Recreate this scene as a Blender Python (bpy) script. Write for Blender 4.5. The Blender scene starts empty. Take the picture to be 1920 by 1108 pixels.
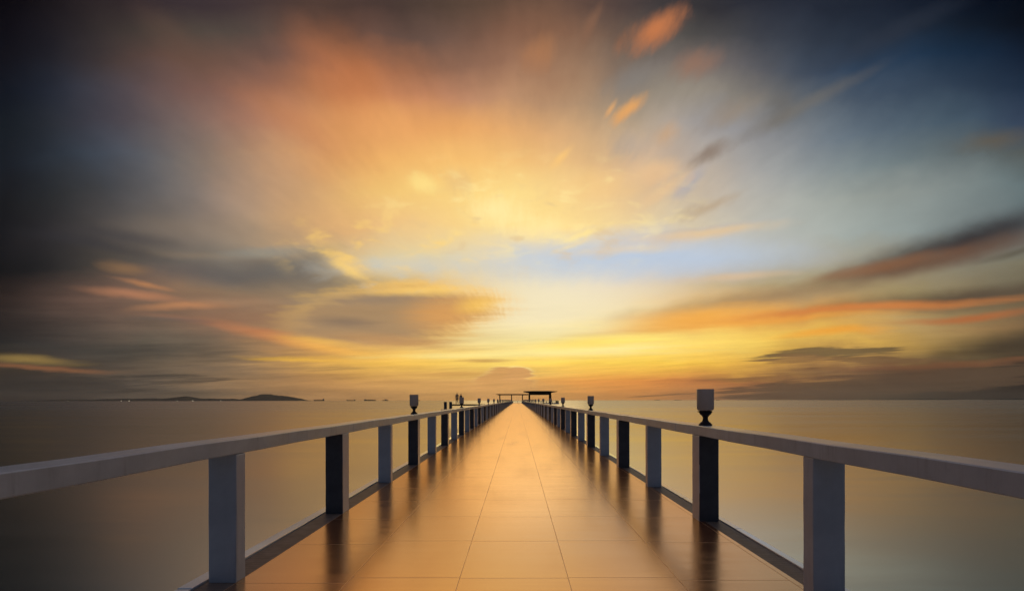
import bpy, bmesh, math, random
from mathutils import Vector, Matrix
R = math.radians
random.seed(7)
SC = bpy.context.scene
COL = SC.collection

# ------------------------------------------------------------------ camera
F, VX, HY = 915.0, 970.0, 750.3            # focal length and vanishing point of the 1920 px wide photograph
H = 1.30                                   # eye height above the deck
cam_d = bpy.data.cameras.new('camera')
cam = bpy.data.objects.new('camera', cam_d); COL.objects.link(cam)
cam.location = (0, 0, H)
cam.rotation_euler = (R(90), R(0.09), 0)
cam_d.sensor_width = 36.0
cam_d.lens = F / 1920 * 36
cam_d.shift_x = -(VX - 960) / 1920
cam_d.shift_y = (HY - 554) / 1920
cam_d.clip_start, cam_d.clip_end = 0.05, 80000
SC.camera = cam
SC.view_settings.view_transform = 'Standard'
SC.view_settings.look = 'None'
SC.view_settings.exposure = 0
SC.view_settings.gamma = 1
SC.cycles.use_denoising = True
SC.cycles.max_bounces = 6
SC.cycles.sample_clamp_indirect = 4

# ------------------------------------------------------------------ small helpers
def s2l(c):
    out = []
    for v in c:
        v = max(0.0, v / 255.0)
        out.append(v / 12.92 if v <= 0.04045 else ((v + 0.055) / 1.055) ** 2.4)
    return tuple(out) + (1.0,)

class NT:
    """tiny node-tree writer"""
    def __init__(s, tree):
        s.t = tree; s.n = tree.nodes; s.l = tree.links
    def put(s, sock, v):
        if isinstance(v, bpy.types.NodeSocket): s.l.new(v, sock)
        elif v is not None: sock.default_value = v
    def node(s, typ, ins=None, **props):
        nd = s.n.new(typ)
        for k, v in props.items(): setattr(nd, k, v)
        for k, v in (ins or {}).items(): s.put(nd.inputs[k], v)
        return nd
    def math(s, op, a, b=None, c=None, clamp=False):
        nd = s.node('ShaderNodeMath', operation=op, use_clamp=clamp)
        for i, v in enumerate((a, b, c)):
            if v is not None: s.put(nd.inputs[i], v)
        return nd.outputs[0]
    def vec(s, op, a, b=None, scale=None):
        nd = s.node('ShaderNodeVectorMath', operation=op)
        s.put(nd.inputs[0], a)
        if b is not None: s.put(nd.inputs[1], b)
        if scale is not None: s.put(nd.inputs['Scale'], scale)
        return nd.outputs['Value'] if op in ('LENGTH', 'DOT_PRODUCT') else nd.outputs['Vector']
    def comb(s, x, y, z=0.0):
        return s.node('ShaderNodeCombineXYZ', {0: x, 1: y, 2: z}).outputs[0]
    def sep(s, v):
        nd = s.node('ShaderNodeSeparateXYZ', {0: v}); return nd.outputs
    def rng(s, v, a, b, c=0.0, d=1.0, smooth=True):
        nd = s.node('ShaderNodeMapRange', {0: v, 1: a, 2: b, 3: c, 4: d})
        nd.interpolation_type = 'SMOOTHSTEP' if smooth else 'LINEAR'
        return nd.outputs[0]
    def noise(s, v, scale=1.0, detail=4.0, rough=0.55, dist=0.0):
        nd = s.node('ShaderNodeTexNoise', {'Vector': v, 'Scale': scale, 'Detail': detail, 'Roughness': rough, 'Distortion': dist})
        nd.noise_dimensions = '3D'
        return nd.outputs
    def mix(s, f, a, b, blend='MIX'):
        nd = s.node('ShaderNodeMix', data_type='RGBA', blend_type=blend)
        s.put(nd.inputs[0], f); s.put(nd.inputs[6], a); s.put(nd.inputs[7], b)
        return nd.outputs[2]

# ------------------------------------------------------------------ sky
# cloud colours of the evening sky by direction: U = tan(azimuth), V = height over the horizon on the plane ahead
GX = [0,120,240,360,480,600,720,840,960,1080,1200,1320,1440,1560,1680,1800,1920]
GRID = {
  0:  [(5,4,8),(24,20,24),(50,41,42),(58,48,52),(66,54,54),(84,62,52),(66,52,50),(80,64,54),(98,74,60),(102,76,64),(62,58,60),(52,49,50),(38,42,54),(34,40,52),(24,32,46),(10,18,34),(2,6,14)],
  60: [(8,7,14),(31,29,35),(58,50,48),(80,70,62),(80,70,66),(114,78,62),(92,70,62),(104,82,72),(128,90,70),(134,98,76),(82,78,74),(78,74,70),(58,62,72),(44,54,68),(34,42,56),(18,30,44),(8,10,18)],
  120:[(13,12,18),(33,34,42),(64,56,56),(106,78,66),(110,84,74),(142,94,74),(176,112,74),(125,95,80),(154,110,86),(156,122,94),(110,104,98),(124,106,90),(84,84,84),(62,70,80),(44,58,72),(30,44,56),(24,28,36)],
  180:[(13,16,24),(36,42,54),(70,68,76),(115,88,80),(142,98,82),(180,120,80),(204,134,88),(185,130,100),(185,140,105),(175,142,110),(142,132,118),(156,140,118),(110,104,94),(92,96,98),(66,76,86),(52,60,68),(34,42,52)],
  240:[(16,22,28),(46,50,58),(70,66,76),(120,104,98),(164,116,94),(204,140,94),(222,156,98),(228,164,100),(228,170,108),(208,168,124),(180,160,134),(158,150,144),(140,134,126),(118,124,124),(94,102,106),(72,84,88),(56,62,74)],
  300:[(18,20,26),(48,56,66),(76,82,94),(120,112,104),(180,140,110),(214,154,98),(236,174,102),(244,190,112),(242,190,116),(226,184,128),(206,174,142),(176,162,146),(164,160,150),(142,144,136),(118,126,120),(96,100,94),(86,84,72)],
  360:[(18,18,22),(46,48,50),(78,78,82),(120,114,110),(180,146,118),(212,164,112),(238,192,112),(246,206,126),(252,222,140),(244,206,140),(226,188,142),(190,174,152),(182,176,160),(168,168,152),(146,146,132),(128,132,122),(96,106,100)],
  420:[(18,18,22),(48,46,48),(88,82,78),(118,108,100),(160,140,120),(224,172,112),(232,188,130),(244,206,134),(252,222,144),(252,218,140),(232,206,160),(206,190,160),(190,184,168),(176,176,160),(150,154,142),(128,132,122),(100,104,98)],
  480:[(16,16,18),(40,40,42),(84,76,68),(110,100,90),(140,132,118),(180,152,114),(226,206,160),(228,208,158),(214,210,200),(198,206,214),(188,200,220),(184,193,208),(182,182,174),(170,164,144),(150,142,122),(130,124,106),(114,108,88)],
  540:[(30,24,24),(76,62,56),(122,94,80),(138,110,86),(132,112,92),(156,136,106),(196,164,112),(230,194,130),(234,222,188),(232,221,196),(230,214,188),(204,180,140),(176,158,122),(164,148,110),(160,144,102),(134,118,86),(96,86,68)],
  600:[(32,28,28),(66,58,54),(94,80,70),(126,100,82),(150,110,84),(150,126,96),(170,140,110),(224,184,112),(243,228,182),(242,226,180),(246,216,142),(240,184,92),(224,164,84),(206,146,78),(188,160,104),(160,126,80),(116,92,66)],
  640:[(32,32,32),(58,54,52),(76,70,62),(108,96,82),(140,112,86),(204,148,86),(204,156,94),(224,190,120),(240,224,160),(248,224,140),(252,224,120),(250,214,110),(242,202,92),(228,180,86),(186,148,80),(142,118,74),(84,74,54)],
  680:[(60,52,44),(68,58,50),(82,72,62),(112,96,78),(150,120,88),(200,150,80),(246,192,84),(246,202,96),(250,216,110),(252,208,90),(252,208,84),(244,190,74),(200,150,74),(140,104,68),(110,80,58),(76,62,50),(46,38,32)],
  715:[(36,34,32),(48,44,42),(74,66,60),(104,90,74),(150,118,84),(186,136,82),(206,154,88),(214,162,94),(220,166,96),(232,160,78),(226,146,70),(190,120,66),(130,92,60),(96,74,56),(74,60,48),(56,48,40),(38,32,28)],
  748:[(34,30,28),(46,42,40),(66,60,56),(98,86,72),(146,114,82),(172,128,82),(192,144,88),(200,148,84),(206,152,86),(206,146,80),(200,136,76),(160,112,74),(108,84,64),(86,70,54),(66,58,46),(52,46,40),(30,26,24)],
}
# single clouds: centre x y, half length, half width, tilt (deg), colour, density, raggedness
CLOUDS = [
  (1810,447,250,34, 16,(50,46,48),0.95,.5), (1730,490,260,24, 14,(106,76,58),0.8,.6), (1640,500,150,14,14,(146,98,66),.5,.8),
  (1790,556,300,24,  7,(78,64,54),0.85,.5), (1560,586,420,11, 5,(214,128,64),0.75,.5), (1480,602,240,8,4,(240,164,70),.6,.5), (1450,560,300,22,7,(146,122,92),.7,.5),
  (1830,590,170, 9,  6,(176,102,58),0.8,.5), (1900,646,230,30, 8,(62,52,42),0.85,.5), (1900,470,70,8,14,(84,76,62),.6,.8),
  (1545,664,130, 9,  4,(112,92,62),0.9,1.7), (1630,674,130,6,1,(116,88,60),.8,1.7), (1490,676,70,7,0,(130,98,64),.7,1.7), (1690,716,400,24,4.5,(88,70,54),.75,1.7), (120,718,260,20,1,(56,52,48),.5,1.7), (1560,626,120, 9,  5,(238,160,58),0.8,.5),
  (1700,690,260, 9,  3,(84,64,48),.6,.8), (1800,680,260,8,3,(130,84,56),.5,.8), (1450,708,180,8,1,(120,86,60),.6,.8),
  (660,150,110,60,-62,(196,120,72),.55,.6), (560,235,150,36,-30,(202,134,88),.45,.6), (760,230,170,50,0,(232,164,98),.5,.5), (545,105,90,26,-12,(96,76,70),.5,.6),
  (1030,575,180,52,0,(247,232,192),.55,.5), (1120,655,180,9,2,(255,238,168),.6,.9),
  (1255,255,34,22,50,(198,158,118),.6,.8), (1295,345,44,15,48,(166,166,176),.65,.8), (1325,388,66,13,25,(178,154,124),.65,.9), (1190,150,66,30,20,(130,126,122),.6,.8),
  (1185,272,44,30,0,(178,164,152),.5,.8), (1372,212,80,22,30,(150,132,112),.5,.8), (1470,190,44,34,50,(104,100,96),.5,.8), (1120,345,100,30,10,(244,200,132),.5,.9),
  (1232,325,66,26,5,(234,192,144),.65,.9), (930,395,60,34,0,(255,234,164),.8,.9), (1010,428,80,24,4,(255,230,160),.75,.9), (1095,440,50,8,20,(255,228,150),.8,.9),
  (1070,462,44,6,20,(250,220,150),.7,.9), (490,472,90,14,6,(140,143,138),.6,.6), (180,455,150,14,-12,(52,52,58),.5,.6), (420,480,120,10,-4,(150,126,100),.5,.7),
  (1340,425,130,6,8,(176,178,180),.6,.8), (860,345,30,30,0,(226,186,128),.5,.8),
  (1300,440,170,14,  8,(228,192,142),0.75,.9), (1210,485,340,42, 2,(186,200,217),0.7,.6), (1380,520,110,9,3,(220,186,146),.6,.9),
  (1330,290, 52,16, 32,(132,114,100),0.8,.4), (1230, 54, 74,34, 28,(192,118,74),0.95,.3), (1312,122, 52,30, 25,(152,112,90),0.6,.6),
  (1180,204, 44,14, 38,(232,166,96),0.85,.6), (1146,200, 22, 6, 55,(220,164,106),0.8,.4), (1052,292, 34,10, 50,(248,198,118),0.7,.5),
  (1110, 45, 50,12, 60,(136,98,76),.6,.6), (1010,100,40,30,60,(182,124,82),.5,.4), (1250,360,60,14,30,(236,196,146),.5,.7),
  (1300,600,150,26,  4,(240,168,74),0.85,.5), (1120,642,130,15, 4,(254,222,108),0.8,.6), (1000,664,300, 8, 1,(255,234,150),0.7,.8),
  (400,512,170,26,-7,(84,82,84),.75,.4), (530,512,190,40, -9,(98,94,91),0.85,.3), (572,490, 80,30, 14,(110,107,102),0.75,.3), (640,560,170,26,-6,(142,122,98),.6,.6),
  (770,500,170,22,-2,(206,205,194),.6,.6), (738,586,205,60,4,(250,196,98),.75,1.6), (712,596,190,52,4,(156,128,100),.88,1.6), (700,560,150,14,2,(140,124,108),.5,.7), (650,606,70,12,-3,(116,102,92),.6,.5), (835,590, 84,38,  4,(224,160,88),0.75,.7),
  (895,572, 44,16,  8,(252,200,92),0.6,.8), (800,545,110,10,2,(250,204,110),.6,.8), (640,484, 80,24,-36,(246,200,116),0.55,.35), (652,502, 40,13,-25,(255,214,120),0.6,.3),
  (740,640,150,14, -4,(196,148,96),.7,.6), (262,551,100,10,-9,(188,128,92),0.75,.5), (350,573,100,9,2,(196,136,92),0.75,.5), (460,566,120,8,-2,(164,128,98),.5,.6), (268,530, 60, 7,-13,(190,130,84),0.8,.4),
  (232,498, 56,14,-12,(150,112,76),0.6,.9), (380,604,130,7,-8,(152,108,84),.7,.5), (515,630,130,13,-13,(204,130,82),0.75,.5), (610,652,90,10,-9,(248,184,84),.75,.7), (330,600,90,6,-3,(88,84,80),.5,.6),
  ( 55,670,110,10, -3,(146,120,66),0.85,.4), ( 90,686,150, 6, -3,(142,94,62),0.8,.7), (250,655,260,16,-2,(70,66,60),.6,.5),
  (560,673,110, 6, -1,(244,186,70),0.8,.8), (600,640,90,8,-7,(246,190,84),.6,.6), (440,690,260,7,0,(110,94,78),.5,.7),
  (796,345, 20,34, 80,(255,226,140),0.7,.3), (850,700,130,6,1,(206,152,84),.6,.8), (905,676,60,4,0,(200,150,84),.7,.8),
  (943,720,60,36,3,(255,222,140),0.55,2), (964,702,28,18,8,(255,226,150),0.6,2), (942,725,62,38,3,(214,158,94),0.97,2), (962,705,28,18,8,(216,160,97),0.97,2), (942,728,110,16,0,(210,156,92),.9,.5),
  (450,430,220,26,-3,(150,130,110),.4,.6), (230,440,140,16,-8,(62,60,64),.5,.5), (520,470,130,12,4,(150,142,126),.5,.6),
  (340, 80,110,34,-44,(106,80,68),.35,.6), (600,130,110,50,-60,(186,116,76),.4,.4), (1160,470,120,10,4,(232,204,160),.5,.9),
  (1860,270,80,22,10,(98,86,68),.6,.5), (1640,80,200,22,24,(50,56,68),.35,.6), (1500,200,160,16,26,(120,112,100),.4,.6),
]
def build_world():
    w = bpy.data.worlds.new('World'); SC.world = w; w.use_nodes = True
    t = w.node_tree; t.nodes.clear(); n = NT(t)
    d = n.node('ShaderNodeTexCoord').outputs['Generated']
    X, Y, Z = n.sep(d)
    Yc = n.math('MAXIMUM', Y, 0.03)
    U = n.math('DIVIDE', X, Yc)
    V = n.math('DIVIDE', n.math('MAXIMUM', Z, 0.0), Yc)
    # clouds drift towards the viewer during the exposure: streaks fan out from a point low over the sea ahead
    dv = n.comb(U, n.math('SUBTRACT', V, 0.08))
    r = n.vec('LENGTH', dv)
    dn = n.vec('NORMALIZE', dv)
    lr = n.math('LOGARITHM', n.math('ADD', r, 0.06), math.e)
    dx, dy, _ = n.sep(dn)
    fan = n.comb(n.math('MULTIPLY', dx, 2.6), n.math('MULTIPLY', dy, 2.6), n.math('MULTIPLY', lr, 1.9))
    nf = n.noise(fan, 1.0, 5.0, 0.55)
    fan2 = n.comb(n.math('MULTIPLY', dx, 9.0), n.math('MULTIPLY', dy, 9.0), n.math('MULTIPLY', lr, 3.4))
    nf2 = n.noise(fan2, 1.0, 4.0, 0.55)
    strat = n.comb(n.math('MULTIPLY', U, 3.2), n.math('MULTIPLY', V, 42.0), 3.7)
    ns = n.noise(strat, 1.0, 5.0, 0.6)
    puff = n.noise(n.comb(U, n.math('MULTIPLY', V, 1.6), 1.3), 9.0, 5.0, 0.6)
    thin = n.noise(n.comb(n.math('MULTIPLY', U, 7.0), n.math('MULTIPLY', n.math('SUBTRACT', V, n.math('MULTIPLY', U, 0.05)), 130.0), 8.1), 1.0, 5.0, 0.6)
    half = (0.5, 0.5, 0.5)
    low = n.rng(V, 0.30, 0.06)                      # 1 near the horizon
    wf = n.vec('SCALE', n.vec('SUBTRACT', nf['Color'], half), scale=n.math('MULTIPLY', n.rng(r, 0.1, 0.8), 0.16))
    ws = n.vec('MULTIPLY', n.vec('SUBTRACT', ns['Color'], half), n.comb(n.math('MULTIPLY', low, 0.22), n.math('MULTIPLY', low, 0.018), 0.0))
    wp = n.vec('SCALE', n.vec('SUBTRACT', puff['Color'], half), scale=0.03)
    P = n.vec('ADD', n.vec('ADD', n.comb(U, V), wf), ws)
    P = n.vec('ADD', P, n.vec('MULTIPLY', wp, n.comb(1.0, n.rng(V, 0.0, 0.2, 0.2, 1.0), 0.0)))
    P2 = n.vec('ADD', n.vec('ADD', n.comb(U, V), n.vec('SCALE', wf, scale=0.35)), n.vec('MULTIPLY', ws, (0.35, 0.45, 0)))
    px, py, _ = n.sep(P)
    tx = n.rng(px, (0 - VX) / F, (1920 - VX) / F, 0, 1, smooth=False)
    col = None
    ys = sorted(GRID, reverse=True)
    for i, y in enumerate(ys):
        rp = n.node('ShaderNodeValToRGB', {0: tx})
        cr = rp.color_ramp; cr.interpolation = 'B_SPLINE'
        while len(cr.elements) < len(GX): cr.elements.new(0.5)
        for k, gx in enumerate(GX):
            cr.elements[k].position = k / (len(GX) - 1)
        for k in range(len(GX)):
            c = GRID[y][k]
            if k >= 11 and 100 < y < 440: c = (c[0] - 6, c[1], c[2] + 9)
            cr.elements[k].color = s2l(c)
        if col is None: col = rp.outputs[0]
        else:
            v0, v1 = (HY - ys[i - 1]) / F, (HY - y) / F
            col = n.mix(n.rng(py, v0, v1, smooth=False), col, rp.outputs[0])
    fan3 = n.comb(n.math('MULTIPLY', dx, 24.0), n.math('MULTIPLY', dy, 24.0), n.math('MULTIPLY', lr, 9.0))
    nf3 = n.noise(fan3, 1.0, 5.0, 0.6)
    fine3 = n.math('ADD', n.math('MULTIPLY', nf3['Fac'], 0.65), n.math('MULTIPLY', nf2['Fac'], 0.35))
    fine = n.math('ADD', n.math('MULTIPLY', nf2['Fac'], 0.6), n.math('MULTIPLY', puff['Fac'], 0.4))
    for ci, (cx, cy, hl, hw, ang, c, op, rag) in enumerate(CLOUDS):
        if ci % 5 == 0:              # evaluate the clouds a few at a time (keeps the shader small)
            nd = n.node('ShaderNodeVectorMath', operation='MULTIPLY_ADD')
            n.put(nd.inputs[0], col); nd.inputs[1].default_value = (1e-9,) * 3; n.put(nd.inputs[2], P2)
            P2 = nd.outputs['Vector']
        lowc = cy > 560
        mp = n.node('ShaderNodeMapping', vector_type='TEXTURE')
        n.put(mp.inputs['Vector'], P2)
        mp.inputs['Location'].default_value = ((cx - VX) / F, (HY - cy) / F, 0)
        mp.inputs['Rotation'].default_value = (0, 0, R(ang))
        mp.inputs['Scale'].default_value = (hl / F, hw / F, 1)
        q = n.vec('LENGTH', mp.outputs[0])
        nz = (thin['Fac'] if cy > 652 else ns['Fac']) if lowc else (fine3 if hl < 100 else fine)
        if hl < 100 and not lowc: rag = max(rag, .9)
        q = n.math('ADD', q, n.math('MULTIPLY', n.math('SUBTRACT', nz, 0.5), rag * 2.2))
        if rag >= 2:                 # a firm-edged cumulus head
            q = n.math('ADD', n.vec('LENGTH', mp.outputs[0]), n.math('MULTIPLY', n.math('SUBTRACT', thin['Fac'], 0.5), 1.1))
            f = n.rng(q, 1.08, 0.82, 0.0, op)
        elif rag >= 1.5 and cy > 652:
            q = n.math('ADD', n.vec('LENGTH', mp.outputs[0]), n.math('MULTIPLY', n.math('SUBTRACT', thin['Fac'], 0.5), 2.4))
            f = n.rng(q, 1.15, 0.7, 0.0, op)
        elif rag >= 1.5:
            q = n.math('ADD', n.vec('LENGTH', mp.outputs[0]), n.math('MULTIPLY', n.math('SUBTRACT', n.math('ADD', n.math('MULTIPLY', ns['Fac'], 0.6), n.math('MULTIPLY', fine3, 0.4)), 0.5), 1.5))
            f = n.rng(q, 1.2, 0.6, 0.0, op)
        else:
            f = n.rng(q, 1.35, 0.0, 0.0, op * (0.88 if cx < 700 else 1))
        col = n.mix(f, col, s2l(c))
    # streaked thinning of the cloud veil
    g = n.math('ADD', n.math('MULTIPLY', n.math('SUBTRACT', nf2['Fac'], 0.5), n.rng(r, 0.15, 0.7, 0.0, 0.20)),
               n.math('MULTIPLY', n.math('SUBTRACT', ns['Fac'], 0.5), n.math('MULTIPLY', low, 0.45)))
    # broken altocumulus over the brightest part of the sky
    cell = n.noise(n.comb(U, n.math('MULTIPLY', V, 2.2), 5.0), 13.0, 3.0, 0.55, 0.2)
    def spot(cx, cy, sx, sy):
        q = n.vec('LENGTH', n.vec('MULTIPLY', n.vec('SUBTRACT', n.comb(U, V), ((cx - VX) / F, (HY - cy) / F, 0)), (F / sx, F / sy, 0)))
        return n.rng(q, 1.3, 0.2)
    bright = n.rng(cell['Fac'], 0.50, 0.72)
    col = n.mix(n.math('MULTIPLY', bright, n.math('MULTIPLY', spot(1000, 400, 330, 110), 0.6)), col, s2l((255, 232, 160)))
    col = n.mix(n.math('MULTIPLY', n.rng(cell['Fac'], 0.46, 0.3), n.math('MULTIPLY', spot(1010, 430, 300, 90), 0.5)), col, s2l((222, 190, 140)))
    col = n.mix(n.math('MULTIPLY', bright, n.math('MULTIPLY', spot(720, 460, 210, 70), 0.7)), col, s2l((250, 206, 112)))
    col = n.mix(n.math('MULTIPLY', n.rng(cell['Fac'], 0.5, 0.3), n.math('MULTIPLY', spot(760, 510, 200, 45), 0.35)), col, s2l((186, 196, 196)))
    g = n.math('ADD', g, n.math('MULTIPLY', n.math('SUBTRACT', thin['Fac'], 0.45), n.rng(V, 0.17, 0.07, 0.0, 0.6)))
    g = n.math('ADD', n.math('MULTIPLY', n.math('SUBTRACT', fine3, 0.5), n.rng(r, 0.25, 0.55, 0.0, 0.17)), n.math('ADD', 1.05, g))
    col = n.vec('SCALE', col, scale=g)
    X, Y, Z = n.sep(n.node('ShaderNodeTexCoord').outputs['Generated'])
    # clear dusk sky overhead and behind
    sky = n.node('ShaderNodeTexSky', sky_type='NISHITA', sun_disc=False, sun_elevation=R(SUN_EL), sun_rotation=R(SUN_AZ),
                 air_density=1.0, dust_density=1.5, ozone_density=4.8)
    skyc = n.vec('SCALE', sky.outputs[0], scale=1.0)
    bg1 = n.node('ShaderNodeBackground', {'Color': col, 'Strength': 1.0})
    bg2 = n.node('ShaderNodeBackground', {'Color': skyc, 'Strength': SKY_STRENGTH})
    front = n.rng(Y, 0.08, 0.42)
    mx = n.node('ShaderNodeMixShader', {0: front, 1: bg2.outputs[0], 2: bg1.outputs[0]})
    # unseen veil overhead, added to brighten rail tops, deck edges and paving
    bg3 = n.node('ShaderNodeBackground', {'Color': s2l((128, 134, 153)), 'Strength': 1.0})
    mx2 = n.node('ShaderNodeMixShader', {0: n.rng(Z, 0.66, 0.88), 1: mx.outputs[0], 2: bg3.outputs[0]}); mx = mx2
    out = n.node('ShaderNodeOutputWorld')
    t.links.new(mx.outputs[0], out.inputs[0])
SUN_EL, SUN_AZ, SKY_STRENGTH = 3.0, 0.0, 0.046
build_world()

sun_d = bpy.data.lights.new('sun', 'SUN'); sun_d.energy = 0.05; sun_d.angle = R(16); sun_d.color = (1.0, 0.74, 0.38)
sun = bpy.data.objects.new('sun', sun_d); COL.objects.link(sun)
sun.rotation_euler = Vector((0, -1, -math.tan(R(SUN_EL + 3)))).to_track_quat('-Z', 'Y').to_euler()

# ------------------------------------------------------------------ materials
def mat(name, base, rough=0.6, spec=0.5, metal=0.0, var=0.12, vscale=6.0, bump=0.0, bscale=40.0, stretch=(1, 1, 1), coat=0.0, emit=None, estr=0.0):
    m = bpy.data.materials.new(name); m.use_nodes = True
    n = NT(m.node_tree); b = m.node_tree.nodes['Principled BSDF']
    co = n.node('ShaderNodeTexCoord').outputs['Object']
    mp = n.node('ShaderNodeMapping', {'Vector': co}); mp.inputs['Scale'].default_value = stretch
    nz = n.noise(mp.outputs[0], vscale, 6.0, 0.6)
    c = tuple(base) + (1,)
    lo = tuple(x * (1 - var) for x in base) + (1,); hi = tuple(min(1, x * (1 + var)) for x in base) + (1,)
    n.put(b.inputs['Base Color'], n.mix(n.rng(nz['Fac'], 0.3, 0.7), lo, hi))
    n.put(b.inputs['Roughness'], n.rng(nz['Fac'], 0.3, 0.7, rough * 0.88, min(1, rough * 1.12)))
    b.inputs['Specular IOR Level'].default_value = spec
    b.inputs['Metallic'].default_value = metal
    b.inputs['Coat Weight'].default_value = coat
    if bump:
        bz = n.noise(mp.outputs[0], bscale, 5.0, 0.6)
        bn = n.node('ShaderNodeBump', {'Strength': bump, 'Distance': 0.01, 'Height': bz['Fac']})
        n.put(b.inputs['Normal'], bn.outputs[0])
    if emit:
        b.inputs['Emission Color'].default_value = tuple(emit) + (1,); b.inputs['Emission Strength'].default_value = estr
    return m
M = {}
M['paint'] = mat('weathered_white_paint', (0.66, 0.66, 0.67), 0.42, 0.5, var=0.10, vscale=3.0, bump=0.12, bscale=30)
M['paint'].node_tree.nodes['Principled BSDF'].inputs['Coat Weight'].default_value = 0.5
def wear(m, c):
    n = NT(m.node_tree); b = m.node_tree.nodes['Principled BSDF']
    src = b.inputs['Base Color'].links[0].from_socket
    co = n.node('ShaderNodeTexCoord').outputs['Object']
    x, y, z = n.sep(co)
    run = n.noise(n.comb(n.math('MULTIPLY', x, 16.0), n.math('MULTIPLY', y, 16.0), n.math('MULTIPLY', z, 1.4)), 1.0, 5.0, 0.6)['Fac']
    chip = n.noise(co, 38.0, 5.0, 0.7)['Fac']
    a = n.mix(n.rng(run, 0.52, 0.78, 0.0, 0.45), src, c)
    a = n.mix(n.rng(chip, 0.69, 0.73, 0.0, 0.7), a, (0.16, 0.13, 0.11, 1))
    n.put(b.inputs['Base Color'], a)
M['paint'].node_tree.nodes['Principled BSDF'].inputs['Coat Roughness'].default_value = 0.12
wear(M['paint'], (0.36, 0.34, 0.33, 1))
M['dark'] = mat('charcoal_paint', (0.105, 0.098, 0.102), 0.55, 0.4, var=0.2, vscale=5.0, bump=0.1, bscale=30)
M['bronze'] = mat('dark_bronze', (0.035, 0.022, 0.018), 0.5, 0.4, var=0.3, vscale=30, bump=0.1, bscale=80)
M['wood'] = mat('dark_stained_timber', (0.06, 0.035, 0.025), 0.6, 0.3, var=0.25, vscale=2.0, stretch=(1, 1, 6))
M['concrete'] = mat('pale_concrete', (0.62, 0.58, 0.54), 0.7, 0.4, var=0.15, vscale=3.0, bump=0.2, bscale=25)
M['nosing'] = mat('white_nosing_paint', (0.88, 0.86, 0.83), 0.35, 0.8, var=0.1, vscale=2.0, bump=0.1, bscale=20, coat=1.0)
M['nosing'].node_tree.nodes['Principled BSDF'].inputs['IOR'].default_value = 2.6
M['hull'] = mat('ship_hull', (0.10, 0.06, 0.05), 0.6, 0.3, var=0.1, vscale=.1)
M['superstructure'] = mat('ship_white', (0.55, 0.5, 0.45), 0.6, 0.3, var=0.1, vscale=.1)
M['land'] = mat('wooded_land', (0.07, 0.075, 0.06), 0.9, 0.1, var=0.4, vscale=0.01)
M['skin'] = mat('skin', (0.35, 0.2, 0.14), 0.6)
M['hair'] = mat('hair', (0.02, 0.015, 0.012), 0.6)
M['shirt'] = mat('shirt_fabric', (0.36, 0.26, 0.24), 0.8)
M['trousers'] = mat('trouser_fabric', (0.22, 0.16, 0.15), 0.8)
M['litwin'] = mat('lit_window', (0.8, 0.75, 0.6), 0.5, emit=(1.0, 0.86, 0.62), estr=1.7)

def glass_mat():
    m = bpy.data.materials.new('frosted_glass'); m.use_nodes = True
    n = NT(m.node_tree); b = m.node_tree.nodes['Principled BSDF']
    co = n.node('ShaderNodeTexCoord').outputs['Object']
    nz = n.noise(co, 14.0, 4.0, 0.6)
    n.put(b.inputs['Base Color'], n.mix(nz['Fac'], (0.62, 0.52, 0.46, 1), (0.68, 0.58, 0.51, 1)))
    b.inputs['Roughness'].default_value = 0.4
    b.inputs['Subsurface Weight'].default_value = 0.0
    tr = n.node('ShaderNodeBsdfTranslucent', {'Color': (0.9, 0.8, 0.7, 1)})
    mx = n.node('ShaderNodeMixShader', {0: 0.4, 1: b.outputs[0], 2: tr.outputs[0]})
    out = m.node_tree.nodes['Material Output']; m.node_tree.links.new(mx.outputs[0], out.inputs[0])
    return m
M['glass'] = glass_mat()

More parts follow.
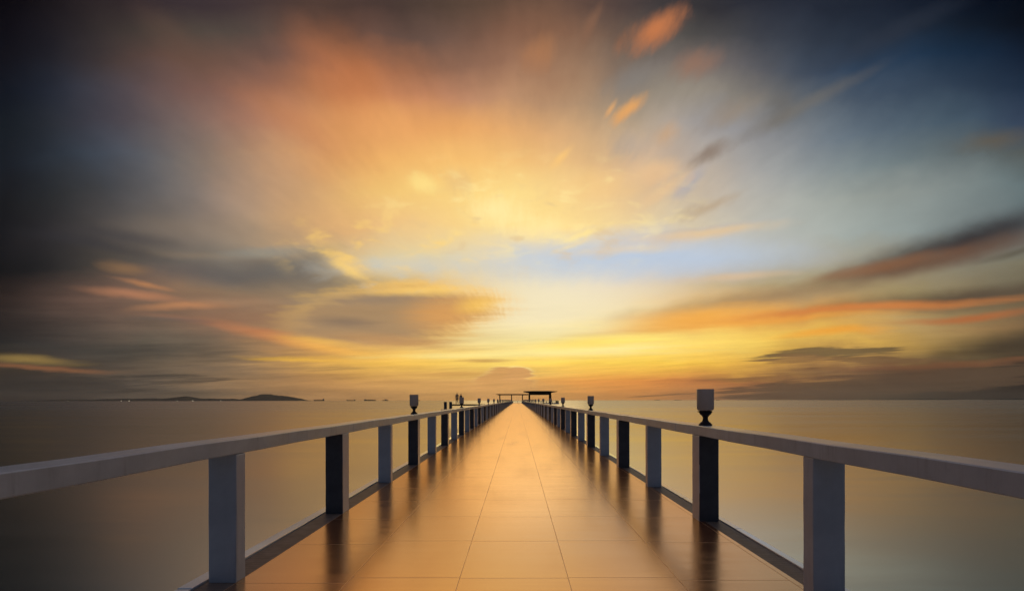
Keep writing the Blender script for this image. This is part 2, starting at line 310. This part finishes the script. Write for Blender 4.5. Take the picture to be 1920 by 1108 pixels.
TILE_X0, TILE_W, TILE_L = -2.0145, 0.795, 0.94
def deck_mat():
    m = bpy.data.materials.new('glazed_terracotta_tiles'); m.use_nodes = True
    n = NT(m.node_tree); b = m.node_tree.nodes['Principled BSDF']
    co = n.node('ShaderNodeTexCoord').outputs['Object']
    x, y, z = n.sep(co)
    tx = n.math('DIVIDE', n.math('SUBTRACT', x, TILE_X0), TILE_W)
    cxi = n.math('FLOOR', tx)
    off = n.noise(n.comb(n.math('MULTIPLY', cxi, 7.3), 0.5, 0.5), 1.0, 0.0)['Fac']
    ty = n.math('DIVIDE', n.math('ADD', y, n.math('MULTIPLY', off, 0.5)), TILE_L)
    cyi = n.math('FLOOR', ty)
    fx = n.math('SUBTRACT', tx, cxi); fy = n.math('SUBTRACT', ty, cyi)
    ex = n.math('MULTIPLY', n.math('MINIMUM', fx, n.math('SUBTRACT', 1.0, fx)), TILE_W)
    ey = n.math('MULTIPLY', n.math('MINIMUM', fy, n.math('SUBTRACT', 1.0, fy)), TILE_L)
    wob = n.noise(co, 3.0, 3.0)['Fac']
    edge = n.math('MINIMUM', n.math('ADD', ex, n.math('MULTIPLY', n.math('SUBTRACT', wob, 0.5), 0.006)), ey)
    joint = n.rng(edge, 0.004, 0.0012)
    jv = n.rng(n.noise(co, 0.9, 3.0)['Fac'], 0.4, 0.65, 0.0, 0.6)
    tid = n.node('ShaderNodeTexWhiteNoise', {'Vector': n.comb(cxi, cyi, 0.0)}); tid.noise_dimensions = '3D'
    st = n.noise(n.comb(n.math('MULTIPLY', x, 0.9), n.math('MULTIPLY', y, 17.0), n.math('MULTIPLY', tid.outputs[0], 30.0)), 1.0, 6.0, 0.65)
    stain = n.noise(n.comb(n.math('MULTIPLY', x, 2.2), n.math('MULTIPLY', y, 0.5), 2.0), 1.0, 4.0, 0.5)
    c = n.mix(n.rng(st['Fac'], 0.3, 0.7), (0.21, 0.05, 0.02, 1), (0.32, 0.092, 0.037, 1))
    c = n.mix(n.math('MULTIPLY', tid.outputs[0], 0.35), c, (0.28, 0.12, 0.06, 1))
    c = n.mix(n.rng(stain['Fac'], 0.5, 0.85, 0.0, 0.35), c, (0.16, 0.075, 0.045, 1))
    c = n.mix(n.math('MULTIPLY', n.math('MULTIPLY', joint, jv), n.rng(y, 5.0, 16.0, 1.0, 0.25)), c, (0.07, 0.04, 0.03, 1))
    n.put(b.inputs['Base Color'], c)
    rr = n.math('ADD', n.rng(st['Fac'], 0.3, 0.7, 0.195, 0.245), n.rng(stain['Fac'], 0.42, 0.85, 0.0, 0.05))
    n.put(b.inputs['Roughness'], n.math('ADD', rr, n.math('MULTIPLY', joint, 0.3)))
    b.inputs['IOR'].default_value = 13.0
    b.inputs['Specular Tint'].default_value = (0.97, 0.665, 0.42, 1)
    hgt = n.math('SUBTRACT', n.math('MULTIPLY', stain['Fac'], 0.00015), n.math('MULTIPLY', joint, 0.001))
    bn = n.node('ShaderNodeBump', {'Strength': 0.5, 'Distance': 1.0, 'Height': hgt})
    n.put(b.inputs['Normal'], bn.outputs[0])
    return m
M['deck'] = deck_mat()

def strip_mat():
    m = bpy.data.materials.new('ribbed_edge_paving'); m.use_nodes = True
    n = NT(m.node_tree); b = m.node_tree.nodes['Principled BSDF']
    co = n.node('ShaderNodeTexCoord').outputs['Object']
    x, y, z = n.sep(co)
    wv = n.math('SINE', n.math('MULTIPLY', y, 2 * math.pi / 0.05))
    nz = n.noise(co, 9.0, 6.0, 0.6)
    c = n.mix(n.rng(nz['Fac'], 0.3, 0.7), (0.17, 0.11, 0.08, 1), (0.27, 0.185, 0.14, 1))
    c = n.mix(n.rng(wv, 0.2, 0.9, 0.0, 0.3), c, (0.12, 0.085, 0.065, 1))
    n.put(b.inputs['Base Color'], c); b.inputs['Roughness'].default_value = 0.55
    bn = n.node('ShaderNodeBump', {'Strength': 0.2, 'Distance': 0.003, 'Height': wv}); n.put(b.inputs['Normal'], bn.outputs[0])
    return m
M['strip'] = strip_mat()

def water_mat():
    m = bpy.data.materials.new('sea_water'); m.use_nodes = True
    n = NT(m.node_tree); b = m.node_tree.nodes['Principled BSDF']
    co = n.node('ShaderNodeTexCoord').outputs['Object']
    x, y, z = n.sep(co)
    b.inputs['Base Color'].default_value = (0.10, 0.105, 0.075, 1)
    b.inputs['IOR'].default_value = 9.0
    b.inputs['Specular Tint'].default_value = (1.0, 0.94, 0.82, 1)
    far = n.noise(n.comb(n.math('MULTIPLY', x, 0.0016), n.math('MULTIPLY', y, 0.03), 0.0), 1.0, 5.0, 0.6)
    ld = n.math('LOGARITHM', n.math('MAXIMUM', y, 1.0), math.e)
    bands = n.noise(n.comb(n.math('MULTIPLY', n.math('DIVIDE', x, n.math('MAXIMUM', y, 5.0)), 1.2), n.math('MULTIPLY', ld, 7.0), 4.0), 1.0, 5.0, 0.65)
    n.put(b.inputs['Roughness'], n.math('ADD', n.rng(bands['Fac'], 0.32, 0.68, 0.17, 0.23), n.rng(y, 15.0, 300.0, 0.0, 0.07)))
    sw = n.noise(n.comb(n.math('MULTIPLY', x, 0.25), n.math('MULTIPLY', y, 0.9), 0.0), 1.0, 4.0, 0.55)
    bn = n.node('ShaderNodeBump', {'Strength': 0.06, 'Distance': 0.06, 'Height': sw['Fac']})
    n.put(b.inputs['Normal'], bn.outputs[0])
    return m
M['water'] = water_mat()

# ------------------------------------------------------------------ mesh helpers
def obj(name, bm, m, parent=None, smooth=False, loc=None):
    me = bpy.data.meshes.new(name)
    bmesh.ops.recalc_face_normals(bm, faces=bm.faces[:])
    bm.to_mesh(me); bm.free()
    for mm in (m if isinstance(m, (list, tuple)) else [m]): me.materials.append(mm)
    if smooth:
        for p in me.polygons: p.use_smooth = True
    o = bpy.data.objects.new(name, me); COL.objects.link(o)
    if parent is not None: o.parent = parent
    if loc: o.location = loc
    return o
def tag(o, label, cat, group=None):
    o['label'] = label; o['category'] = cat
    if group: o['group'] = group
    return o
def thing(name, label, cat, loc=(0, 0, 0), group=None, rz=0):
    o = bpy.data.objects.new(name, None); COL.objects.link(o)
    o.location = loc; o.rotation_euler = (0, 0, rz); o.empty_display_size = 0.2
    return tag(o, label, cat, group)
def box(bm, x0, x1, y0, y1, z0, z1, bevel=0.0):
    g = bmesh.ops.create_cube(bm, size=1.0)
    for v in g['verts']:
        v.co = Vector((x0 + (v.co.x + .5) * (x1 - x0), y0 + (v.co.y + .5) * (y1 - y0), z0 + (v.co.z + .5) * (z1 - z0)))
    if bevel:
        es = list({e for v in g['verts'] for e in v.link_edges})
        bmesh.ops.bevel(bm, geom=es, offset=bevel, segments=2, affect='EDGES', profile=0.5)
def lathe(bm, prof, seg=28, cap=True):
    rings = []
    for r, z in prof:
        rings.append([bm.verts.new((r * math.cos(2 * math.pi * k / seg), r * math.sin(2 * math.pi * k / seg), z)) for k in range(seg)])
    for a, b in zip(rings, rings[1:]):
        for k in range(seg): bm.faces.new((a[k], a[(k + 1) % seg], b[(k + 1) % seg], b[k]))
    if cap:
        bm.faces.new(rings[0][::-1]); bm.faces.new(rings[-1])
def cyl(bm, x, y, r, z0, z1, seg=14):
    b2 = bmesh.new(); lathe(b2, [(r, z0), (r, z1)], seg)
    me = bpy.data.meshes.new('tmp'); b2.to_mesh(me); b2.free(); me.transform(Matrix.Translation((x, y, 0))); bm.from_mesh(me); bpy.data.meshes.remove(me)
def copy_tree(o, parent=None):
    c = o.copy(); COL.objects.link(c)
    if parent is not None: c.parent = parent
    for ch in list(o.children): copy_tree(ch, c)
    return c

# ------------------------------------------------------------------ sea
WZ = -2.3
bm = bmesh.new()
vs = [bm.verts.new(p) for p in ((-30000, -300, WZ), (30000, -300, WZ), (30000, 32000, WZ), (-30000, 32000, WZ))]
bm.faces.new(vs)
o = obj('sea', bm, M['water']); o['kind'] = 'structure'

# ------------------------------------------------------------------ pier
LI, LO, RI, RO = -2.015, -2.22, 1.95, 2.165     # inner and outer faces of the two railings
END = 228.0
bm = bmesh.new(); box(bm, -2.24, 2.19, -6, END, -0.5, -0.03)
deck = obj('pier_deck', bm, M['concrete']); deck['kind'] = 'structure'
bm = bmesh.new(); box(bm, LI - .002, 2.008, -6, END, -0.03, 0.0, 0)
obj('tile_paving', bm, M['deck'], deck)
for a, b_ in ((-2.24, LI - .0045), (2.0105, 2.19)):
    bm = bmesh.new(); box(bm, a, b_, -6, END, -0.03, -0.006); obj('edge_strip', bm, M['strip'], deck)
for a, b_, top in ((-2.345, -2.2425, 0.010), (2.1925, 2.26, 0.008)):
    bm = bmesh.new()
    N = 150
    for i in range(N):
        y0 = -6 + (END + 6) * i / N; y1 = -6 + (END + 6) * (i + 1) / N - 0.004
        box(bm, a + random.uniform(-.004, .004), b_, y0, y1, -0.42, top + random.uniform(-.003, .003), 0.006 if y0 < 30 else 0)
    obj('edge_nosing', bm, M['nosing'], deck)

# railings: posts of two sorts in turn
RT, RB = 1.022, 0.917
def post_mesh(w, dp, dark):
    bm = bmesh.new(); box(bm, -w / 2, w / 2, 0, dp, 0, RB + .004, 0.006)
    bmesh.ops.subdivide_edges(bm, edges=[e for e in bm.edges if abs(e.verts[0].co.z - e.verts[1].co.z) > .5], cuts=5)
    for v in bm.verts:
        v.co.x += random.uniform(-.0012, .0012); v.co.y += random.uniform(-.001, .001)
    bmesh.ops.recalc_face_normals(bm, faces=bm.faces[:])
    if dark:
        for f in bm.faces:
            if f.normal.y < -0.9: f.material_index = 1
    return bm
def rail_bar(xi, xo):
    bm = bmesh.new(); x0, x1 = min(xi, xo), max(xi, xo); rings = []
    y = -6.0
    k = 0
    while y < END:
        jz = random.uniform(-.0035, .0035); jx = random.uniform(-.003, .003); b = .006
        pr = [(x0 + b, RB), (x1 - b, RB), (x1, RB + b), (x1, RT - b), (x1 - b, RT), (x0 + b, RT), (x0, RT - b), (x0, RB + b)]
        rings.append([bm.verts.new((px + jx, y, pz + jz)) for px, pz in pr])
        if y < 30 and k % 6 == 5:            # a filled seam between two lengths of rail
            for yy, ins in ((y + .10, 0), (y + .104, .004), (y + .110, .004), (y + .114, 0)):
                cx = (x0 + x1) / 2; cz = (RB + RT) / 2
                rings.append([bm.verts.new((px + jx + (ins if px < cx else -ins), yy, pz + jz + (ins if pz < cz else -ins))) for px, pz in pr])
        y += 0.7 if y < 30 else 4.0; k += 1
    for a, b2 in zip(rings, rings[1:]):
        for i in range(8): bm.faces.new((a[i], a[(i + 1) % 8], b2[(i + 1) % 8], b2[i]))
    bm.faces.new(rings[0]); bm.faces.new(rings[-1][::-1])
    return bm
ysL = [3.50 + 2.135 * k for k in range(110)]
ysR = [3.22, 5.24] + [5.24 + 2.085 * k for k in range(1, 110)]
ysL = [-2.9, -0.77, 1.36] + [y for y in ysL if y < END - 2]
ysR = [-3.1, -1.0, 1.1] + [y for y in ysR if y < END - 2]
def railing(label, xi, xo, ys, first_dark):
    t = thing('pier_railing', label, 'railing', (0, 0, 0), 'railings along the pier')
    obj('handrail', rail_bar(xi, xo), M['paint'], t)
    xc, w = (xi + xo) / 2, abs(xi - xo) - .004
    light = dark = None
    far = bmesh.new()
    for i, y in enumerate(ys):
        is_dark = (i % 2 == 1) == first_dark
        if i >= 102 - 3:
            box(far, xc - w / 2, xc + w / 2, y, y + .16, -.006, RB + .004)
            continue
        if is_dark:
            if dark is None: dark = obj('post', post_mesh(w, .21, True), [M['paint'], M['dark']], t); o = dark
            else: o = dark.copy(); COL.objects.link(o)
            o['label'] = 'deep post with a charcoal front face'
        else:
            if light is None: light = obj('post', post_mesh(w, .118, False), M['paint'], t); o = light
            else: o = light.copy(); COL.objects.link(o)
            o['label'] = 'slim post painted pale grey all round'
        o.parent = t; o.location = (xc, y, -.006)
    if len(far.verts):
        o = obj('distant_posts', far, M['paint'], t); o['kind'] = 'stuff'
    else: far.free()
    return t
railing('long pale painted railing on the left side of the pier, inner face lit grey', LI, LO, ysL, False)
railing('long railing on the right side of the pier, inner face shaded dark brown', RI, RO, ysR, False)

# lamps on the handrails
def make_lamp():
    t = thing('rail_lamp', '', 'lamp', (0, 0, 0), 'lamps along the handrails')
    bm = bmesh.new()
    lathe(bm, [(.069, 0), (.069, .016), (.060, .020), (.056, .030), (.040, .040), (.030, .056), (.0265, .075), (.029, .092), (.040, .108), (.056, .122), (.062, .128), (.062, .138), (.071, .141), (.071, .158), (.060, .161)], 32)
    obj('pedestal', bm, M['bronze'], t, smooth=False)
    bm = bmesh.new()
    lathe(bm, [(.060, .1625), (.078, .166), (.0865, .178), (.089, .195), (.089, .392), (.086, .3965), (.078, .3965), (.078, .386)], 40)
    s = obj('glass_shade', bm, M['glass'], t, smooth=True)
    bm = bmesh.new()
    for a in (0.6, 2.7, 4.8):
        b2 = bmesh.new(); box(b2, .066, .084, -.004, .004, .147, .154)
        me = bpy.data.meshes.new('tmp'); b2.to_mesh(me); b2.free(); me.transform(Matrix.Rotation(a, 4, 'Z')); bm.from_mesh(me); bpy.data.meshes.remove(me)
    obj('clamp_screws', bm, M['bronze'], t)
    return t
ORD = ['nearest', 'second', 'third', 'fourth', 'fifth', 'sixth', 'seventh', 'eighth', 'ninth', 'tenth', 'eleventh', 'twelfth', 'thirteenth', 'fourteenth', 'fifteenth',
       'sixteenth', 'seventeenth', 'eighteenth', 'nineteenth', 'twentieth', 'twenty-first', 'twenty-second', 'twenty-third', 'twenty-fourth', 'twenty-fifth', 'twenty-sixth', 'twenty-seventh', 'twenty-eighth']
lamp0 = None
for side, xc, ys, st in (('right', (RI + RO) / 2, ysR, 4), ('left', (LI + LO) / 2, ysL, 6)):
    k = 0
    for i in range(st, len(ys), 4):
        if ys[i] > 205: break
        if lamp0 is None: lamp0 = make_lamp(); t = lamp0
        else: t = copy_tree(lamp0)
        t.location = (xc, ys[i] + .10, RT + .0005); t.rotation_euler = (0, 0, random.uniform(0, 6))
        if k == 0:
            t['label'] = ('largest frosted glass lamp, on the right handrail above the charcoal post' if side == 'right'
                          else 'nearest frosted glass lamp on the left handrail, above the second dark post')
        else:
            t['label'] = f'{ORD[k]} frosted glass lamp from the camera on the {side} handrail'
        k += 1

# ------------------------------------------------------------------ head of the pier
bm = bmesh.new(); box(bm, -9.5, 19.5, END + .003, 246, -0.5, -0.004)
o = obj('pier_head', bm, M['concrete']); o['kind'] = 'structure'
def walkway_shelter():
    t = thing('walkway_shelter', 'low dark flat-roofed shelter on slim columns across the far end of the pier', 'shelter', (0, 229, 0))
    bm = bmesh.new(); box(bm, -10, 5.4, 0, 5, 4.05, 4.25, .03); box(bm, -9.3, 5.2, .3, 4.7, 3.75, 4.048)
    obj('roof', bm, M['wood'], t)
    for x in (-8.3, -2.75, 2.45):
        for y in (.4, 4.2):
            bm = bmesh.new(); box(bm, x - .2, x + .2, y, y + .4, -.004, 3.748); obj('column', bm, M['wood'], t)
walkway_shelter()
def pavilion():
    t = thing('pavilion', 'tall dark open pavilion with a wide overhanging roof at the far end of the pier', 'pavilion', (10.7, 228.6, 0))
    bm = bmesh.new()
    def ring(hx, y0, y1, z): return [bm.verts.new(p) for p in ((-hx, y0, z), (hx, y0, z), (hx, y1, z), (-hx, y1, z))]
    rs = [ring(5.0, 0, 9, 4.75), ring(7.6, -2.6, 11.6, 5.25), ring(7.75, -2.75, 11.75, 5.3), ring(7.75, -2.75, 11.75, 5.48), ring(3.0, 2.0, 7.0, 5.75)]
    for a, b_ in zip(rs, rs[1:]):
        for i in range(4): bm.faces.new((a[i], a[(i + 1) % 4], b_[(i + 1) % 4], b_[i]))
    bm.faces.new(rs[0]); bm.faces.new(rs[-1])
    obj('roof', bm, M['wood'], t)
    bm = bmesh.new(); box(bm, -5.2, 5.2, 0, .5, 3.9, 4.748); box(bm, -5.2, 5.2, 8.5, 9, 3.9, 4.748); box(bm, -5.2, -4.7, .502, 8.498, 3.9, 4.746); box(bm, 4.7, 5.2, .502, 8.498, 3.9, 4.746)
    obj('ring_beam', bm, M['wood'], t)
    for x in (-4.95, 4.95):
        for y in (0.0, 8.4):
            bm = bmesh.new(); box(bm, x - .3, x + .3, y, y + .6, -.004, 3.898); obj('column', bm, M['wood'], t)
pavilion()
def head_rail(label, x0, x1, y0, y1, n):
    t = thing('end_railing', label, 'railing', (x0, y0, 0), 'railings round the pier head')
    L = Vector((x1 - x0, y1 - y0)); 
    bm = bmesh.new()
    if abs(L.x) > abs(L.y): box(bm, 0, L.x, -.08, .08, 1.0, 1.14); box(bm, 0, L.x, -.04, .04, .5, .56)
    else: box(bm, -.08, .08, 0, L.y, 1.0, 1.14); box(bm, -.04, .04, 0, L.y, .5, .56)
    obj('handrail', bm, M['wood'], t)
    for i in range(n):
        p = L * (i / (n - 1)); bm = bmesh.new(); box(bm, p.x - .09, p.x + .09, p.y - .09, p.y + .09, -.004, .998); obj('post', bm, M['wood'], t)
head_rail('far railing that closes the end of the pier across the walkway', -9.4, 19.4, 245.6, 245.6, 13)
head_rail('railing on the right edge of the pier head beyond the pavilion', 19.3, 19.3, 228.4, 245.3, 7)
head_rail('railing on the left edge of the pier head beyond the low shelter', -9.4, -9.4, 228.4, 245.3, 7)
head_rail('near railing of the pier head in front of the tall pavilion', 2.5, 19.0, 228.2, 228.2, 7)
head_rail('near railing of the pier head in front of the low shelter', -9.2, -2.5, 228.2, 228.2, 4)

# ------------------------------------------------------------------ landing stage on the left
LY = 74.0
t = thing('landing_stage', 'small dark raised landing stage on piles left of the pier', 'jetty', (-6.3, LY, 0))
bm = bmesh.new(); box(bm, -3.75, 3.9, 0, 2.6, .50, .71, .02); obj('walkway', bm, M['wood'], t)
bm = bmesh.new(); box(bm, -5.2, -2.9, -.6, 3.0, -.35, -.05, .02); obj('low_step', bm, M['concrete'], t)
for x in (-4.6, -3.8):
    bm = bmesh.new(); box(bm, x - .2, x + .2, -.3, .1 if x > -4 else .2, -.048, 1.09, .02); obj('mooring_post', bm, M['dark'], t)
for x in (-5.0, -3.2, 0.0, 3.2):
    bm = bmesh.new(); cyl(bm, x, 1.3, .2, WZ - .5, -.352 if x < -3 else .498); obj('pile', bm, M['concrete'], t)

def skin_body(name, pts, edges, mtl, parent, sub=2):
    me = bpy.data.meshes.new(name); me.from_pydata([p[:3] for p in pts], edges, [])
    o = bpy.data.objects.new(name, me); COL.objects.link(o)
    o.modifiers.new('skin', 'SKIN'); s = o.modifiers.new('sub', 'SUBSURF'); s.levels = s.render_levels = sub
    for i, p in enumerate(pts):
        r = p[3]; me.skin_vertices[0].data[i].radius = (r[0], r[1]) if isinstance(r, tuple) else (r, r)
    me.skin_vertices[0].data[0].use_root = True
    dg = bpy.context.evaluated_depsgraph_get()
    m2 = bpy.data.meshes.new_from_object(o.evaluated_get(dg))
    o.modifiers.clear(); o.data = m2; m2.name = name; m2.materials.append(mtl)
    for p in m2.polygons: p.use_smooth = True
    o.parent = parent
    return o
def person(label, loc, rz, h, lean, spread, shirt):
    t = thing('person', label, 'person', loc, 'people on the landing stage', rz)
    P = []; E = []
    def v(x, y, z, r, prev=None):
        P.append((x, y, z, r)); i = len(P) - 1
        if prev is not None: E.append((prev, i))
        return i
    pel = v(0, 0, .93, (.145, .10)); wai = v(0, -.01, 1.08, (.13, .095), pel); ch = v(0, 0, 1.30, (.155, .11), wai); sh = v(0, .01, 1.43, (.10, .08), ch)
    nk = v(0, .0, 1.50, .052, sh); hd0 = v(0, -.005, 1.57, (.068, .078), nk); hd1 = v(0, -.01, 1.66, (.074, .088), hd0); v(0, 0, 1.72, (.045, .055), hd1)
    nose = v(0, -.115, 1.615, .012, hd0)
    for s in (-1, 1):
        hp = v(s * .10, 0, .88, .088, pel); kn = v(s * (.11 + spread * .3), -.02, .48, .058, hp); an = v(s * (.11 + spread), .02, .09, .040, kn); v(s * (.12 + spread), -.15, .035, (.042, .032), an)
        so = v(s * .19, .01, 1.40, .055, sh); el = v(s * (.25 + lean), .04, 1.12, .041, so); wr = v(s * (.25 + lean), -.08, .88, .028, el); pm = v(s * .255 + s * lean, -.11, .80, (.022, .038), wr)
        v(s * (.235 + lean), -.15, .80, .010, wr)
        for k in range(4): v(s * (.255 + lean), -.085 - .018 * k, .715 - .006 * (k in (1, 2)), .0085, pm)
        v(s * .068, -.005, 1.61, .016, hd0)
    skin_body('body', P, E, M['skin'], t)
    # clothing
    Pc = [(0, 0, .93, (.16, .115)), (0, -.01, 1.08, (.145, .112)), (0, 0, 1.30, (.17, .125)), (0, .01, 1.42, (.115, .092))]; Ec = [(0, 1), (1, 2), (2, 3)]
    for s in (-1, 1):
        a = len(Pc); Pc += [(s * .19, .01, 1.40, .068), (s * (.225 + lean * .6), .03, 1.22, .058)]; Ec += [(3, a), (a, a + 1)]
    skin_body('shirt', Pc, Ec, shirt, t)
    Pc = [(0, 0, .95, (.155, .112))]; Ec = []
    for s in (-1, 1):
        a = len(Pc); Pc += [(s * .10, 0, .86, .10), (s * (.11 + spread * .3), -.02, .48, .072), (s * (.11 + spread), .02, .12, .06)]; Ec += [(0, a), (a, a + 1), (a + 1, a + 2)]
    skin_body('trousers', Pc, Ec, M['trousers'], t)
    skin_body('hair', [(0, .02, 1.64, (.082, .088)), (0, .015, 1.70, (.07, .08)), (0, .01, 1.735, (.04, .045))], [(0, 1), (1, 2)], M['hair'], t)
    t.scale = (h / 1.74,) * 3
    return t
person('standing person in a pale shirt on the landing stage, arms at sides', (-9.28, LY + 1.1, .712), R(200), 1.74, .0, .05, M['shirt'])
person('shorter standing person half behind the second lamp on the left handrail', (-8.72, LY + 1.5, .712), R(150), 1.60, .03, .02, M['trousers'])

# ------------------------------------------------------------------ islands, ships and lights on the horizon
def pxx(px, D): return (px - VX) * D / F
def ridge(name, prof, D, depth, seed, nsub=8):
    """prof: (pixel x, height in pixels) along the skyline; a solid hill of real depth"""
    rnd = random.Random(seed); bm = bmesh.new(); cols = []
    xs = []
    for (a, ha), (b, hb) in zip(prof, prof[1:]):
        for k in range(nsub):
            f = k / nsub; xs.append((a + (b - a) * f, ha + (hb - ha) * f))
    xs.append(prof[-1])
    NS = 10
    for (px, hp) in xs:
        hz = max(1.0, hp * D / F * (1 + rnd.uniform(-.10, .10)))
        col = []
        for j in range(NS + 1):
            f = j / NS
            prof_h = math.sin(math.pi * f) ** 0.8
            zz = WZ - 3 + (hz + 3) * prof_h * (1 + (rnd.uniform(-.08, .08) if 0 < j < NS else 0))
            y = D + depth * (f - .5) * (0.45 + 0.55 * min(1, hp / 6)) 
            x = pxx(px, D)
            col.append(bm.verts.new((x, y, zz)))
        cols.append(col)
    for a, b in zip(cols, cols[1:]):
        for j in range(NS): bm.faces.new((a[j], b[j], b[j + 1], a[j + 1]))
    o = obj(name, bm, M['land'], smooth=False); o['kind'] = 'structure'
    return o
D1 = 12600
ridge('island_hills', [(455, .5), (470, 3.0), (484, 7.5), (497, 11.6), (508, 11.2), (520, 9.6), (535, 8.4), (548, 5.6), (558, 3.2), (566, 1.3), (576, .6)], D1, 1900, 3)
ridge('coast_hills', [(186, .6), (196, 3.5), (230, 4.2), (262, 4.2), (285, 4.6), (310, 4.0), (330, 5.8), (347, 8.2), (358, 6.6), (372, 4.4), (400, 4.2), (416, 3.8), (436, 4.0), (452, 2.0), (462, .7)], 13200, 1400, 5)
ridge('coast_lowland', [(20, .5), (60, 1.6), (95, 2.2), (120, 3.4), (140, 2.8), (165, 3.0), (190, 1.2)], 14000, 900, 6)
ridge('far_shore', [(1855, .4), (1872, 1.4), (1895, 2.2), (1930, 2.0), (1990, .8)], 9500, 900, 8)
ridge('far_shore', [(1640, .3), (1680, .9), (1720, 1.0), (1745, 1.4), (1775, 1.2), (1790, .4)], 11000, 900, 9)
ridge('far_shore', [(1540, .3), (1570, .8), (1598, .8), (1610, .3)], 12000, 800, 10)

def ship(label, px, wpx, D, hull_h, houses, masts, hm=None):
    """bow to the left; houses: (from, to, top) in shares of the length and metres; masts: (place, top)"""
    L = wpx * D / F
    t = thing('cargo_ship', label, 'ship', (pxx(px, D), D, WZ), 'ships at anchor on the horizon')
    B = L * .14; bm = bmesh.new(); rings = []
    for f, wd, top in ((-.5, .05, 1.25), (-.44, .6, 1.12), (-.34, 1, 1), (.3, 1, 1), (.44, .9, 1.05), (.5, .6, 1.1)):
        x = f * L; y = B / 2 * wd; z = hull_h * top
        rings.append([bm.verts.new(p) for p in ((x + (L * .02 if f < -.4 else 0), -y * .7, -1), (x, -y, z), (x, y, z), (x + (L * .02 if f < -.4 else 0), y * .7, -1))])
    for a, b in zip(rings, rings[1:]):
        for i in range(4): bm.faces.new((a[i], a[(i + 1) % 4], b[(i + 1) % 4], b[i]))
    bm.faces.new(rings[0]); bm.faces.new(rings[-1][::-1])
    obj('hull', bm, hm or M['hull'], t)
    for a, b, top in houses:
        bm = bmesh.new(); box(bm, (a - .5) * L, (b - .5) * L, -B * .4, B * .4, hull_h * 1.0 + .02, top, 0)
        ob = obj('deckhouse', bm, M['superstructure'], t)
    for p, top in masts:
        bm = bmesh.new(); cyl(bm, (p - .5) * L, 0, 1.1, hull_h * .9, top, 8); box(bm, (p - .5) * L - 1, (p - .5) * L + L * .08, -.8, .8, top * .8, top * .8 + 1.2); obj('crane_mast', bm, M['hull'], t)
S = 7200
ship('bulk carrier with four deck cranes, ship nearest the island hill', 598, 20, S, 14, [(.88, .97, 30)], [(.15, 27), (.36, 27), (.57, 27), (.76, 27)])
ship('low small ship with short masts, second from the island hill', 658, 17, S, 9, [(.08, .16, 17), (.86, .95, 20)], [(.3, 15), (.5, 15), (.7, 15)])
ship('long dark cargo ship with a row of hatches and stern house', 693.5, 22, S, 13, [(.12, .2, 24), (.34, .38, 20), (.52, .56, 20), (.68, .72, 20), (.03, .08, 22)], [(.45, 22)])
ship('short ship with a tall deckhouse and mast right of the long cargo ship', 722.5, 11, S, 10, [(.5, .7, 24)], [(.35, 30), (.85, 26)])
ship('faint ship with one mast just right of the nearest left lamp', 782, 10, S, 7, [(.6, .72, 14)], [(.85, 18)])
ship('tiny low barge on the horizon left of the largest lamp', 1232, 10, 9500, 7, [(.8, .92, 13)], [])
ship('tiny barge with a raised stern close beside the largest lamp', 1271, 13, 9500, 6, [(.1, .2, 16)], [(.8, 14)])
ship('tiny tug on the horizon just right of the largest lamp', 1346, 7, 9500, 6, [(.3, .6, 14)], [])

def lit_house(label, px, ypx, wpx, D):
    w = wpx * D / F * .62
    t = thing('lit_building', label, 'building', (pxx(px, D), D, WZ + .02), 'lit buildings along the far shore')
    h = 9
    bm = bmesh.new(); box(bm, -w / 2, w / 2, 0, 12, 0, h); obj('wall', bm, M['superstructure'], t)
    bm = bmesh.new(); box(bm, -w / 2 - 1, w / 2 + 1, -1, 13, h + .01, h + 1.5); obj('roof', bm, M['hull'], t)
    bm = bmesh.new(); box(bm, -w * .42, w * .42, -.3, -.05, 2, 7); obj('lit_window', bm, M['litwin'], t)
for lb, px, wp, D in (('brightest lit waterfront building below the flat coast hill', 227, 3.4, 11600), ('lit waterfront building just right of the brightest one', 242, 3.6, 11600),
                      ('small dim lit building on the dark lowland at far left', 127, 2.2, 13300), ('low lit building at the foot of the small peak', 361, 4.4, 11600),
                      ('dim lit building left of the small peak foot', 332, 2.6, 11600), ('small lit building between the two island peaks', 414, 2.2, 11600)):
    lit_house(lb, px, 0, wp, D)

# ------------------------------------------------------------------ sea air
HAZE = 2.2e-5
if HAZE:
    bm = bmesh.new(); box(bm, -16500, 16500, -250, 15200, WZ - 4.5, 200)
    m = bpy.data.materials.new('sea_haze'); m.use_nodes = True
    nt = m.node_tree; nt.nodes.clear()
    pv = nt.nodes.new('ShaderNodeVolumePrincipled'); pv.inputs['Color'].default_value = (0.9, 0.88, 0.86, 1); pv.inputs['Density'].default_value = HAZE; pv.inputs['Anisotropy'].default_value = 0.5
    mo = nt.nodes.new('ShaderNodeOutputMaterial'); nt.links.new(pv.outputs[0], mo.inputs['Volume'])
    o = obj('haze', bm, m); o['kind'] = 'stuff'
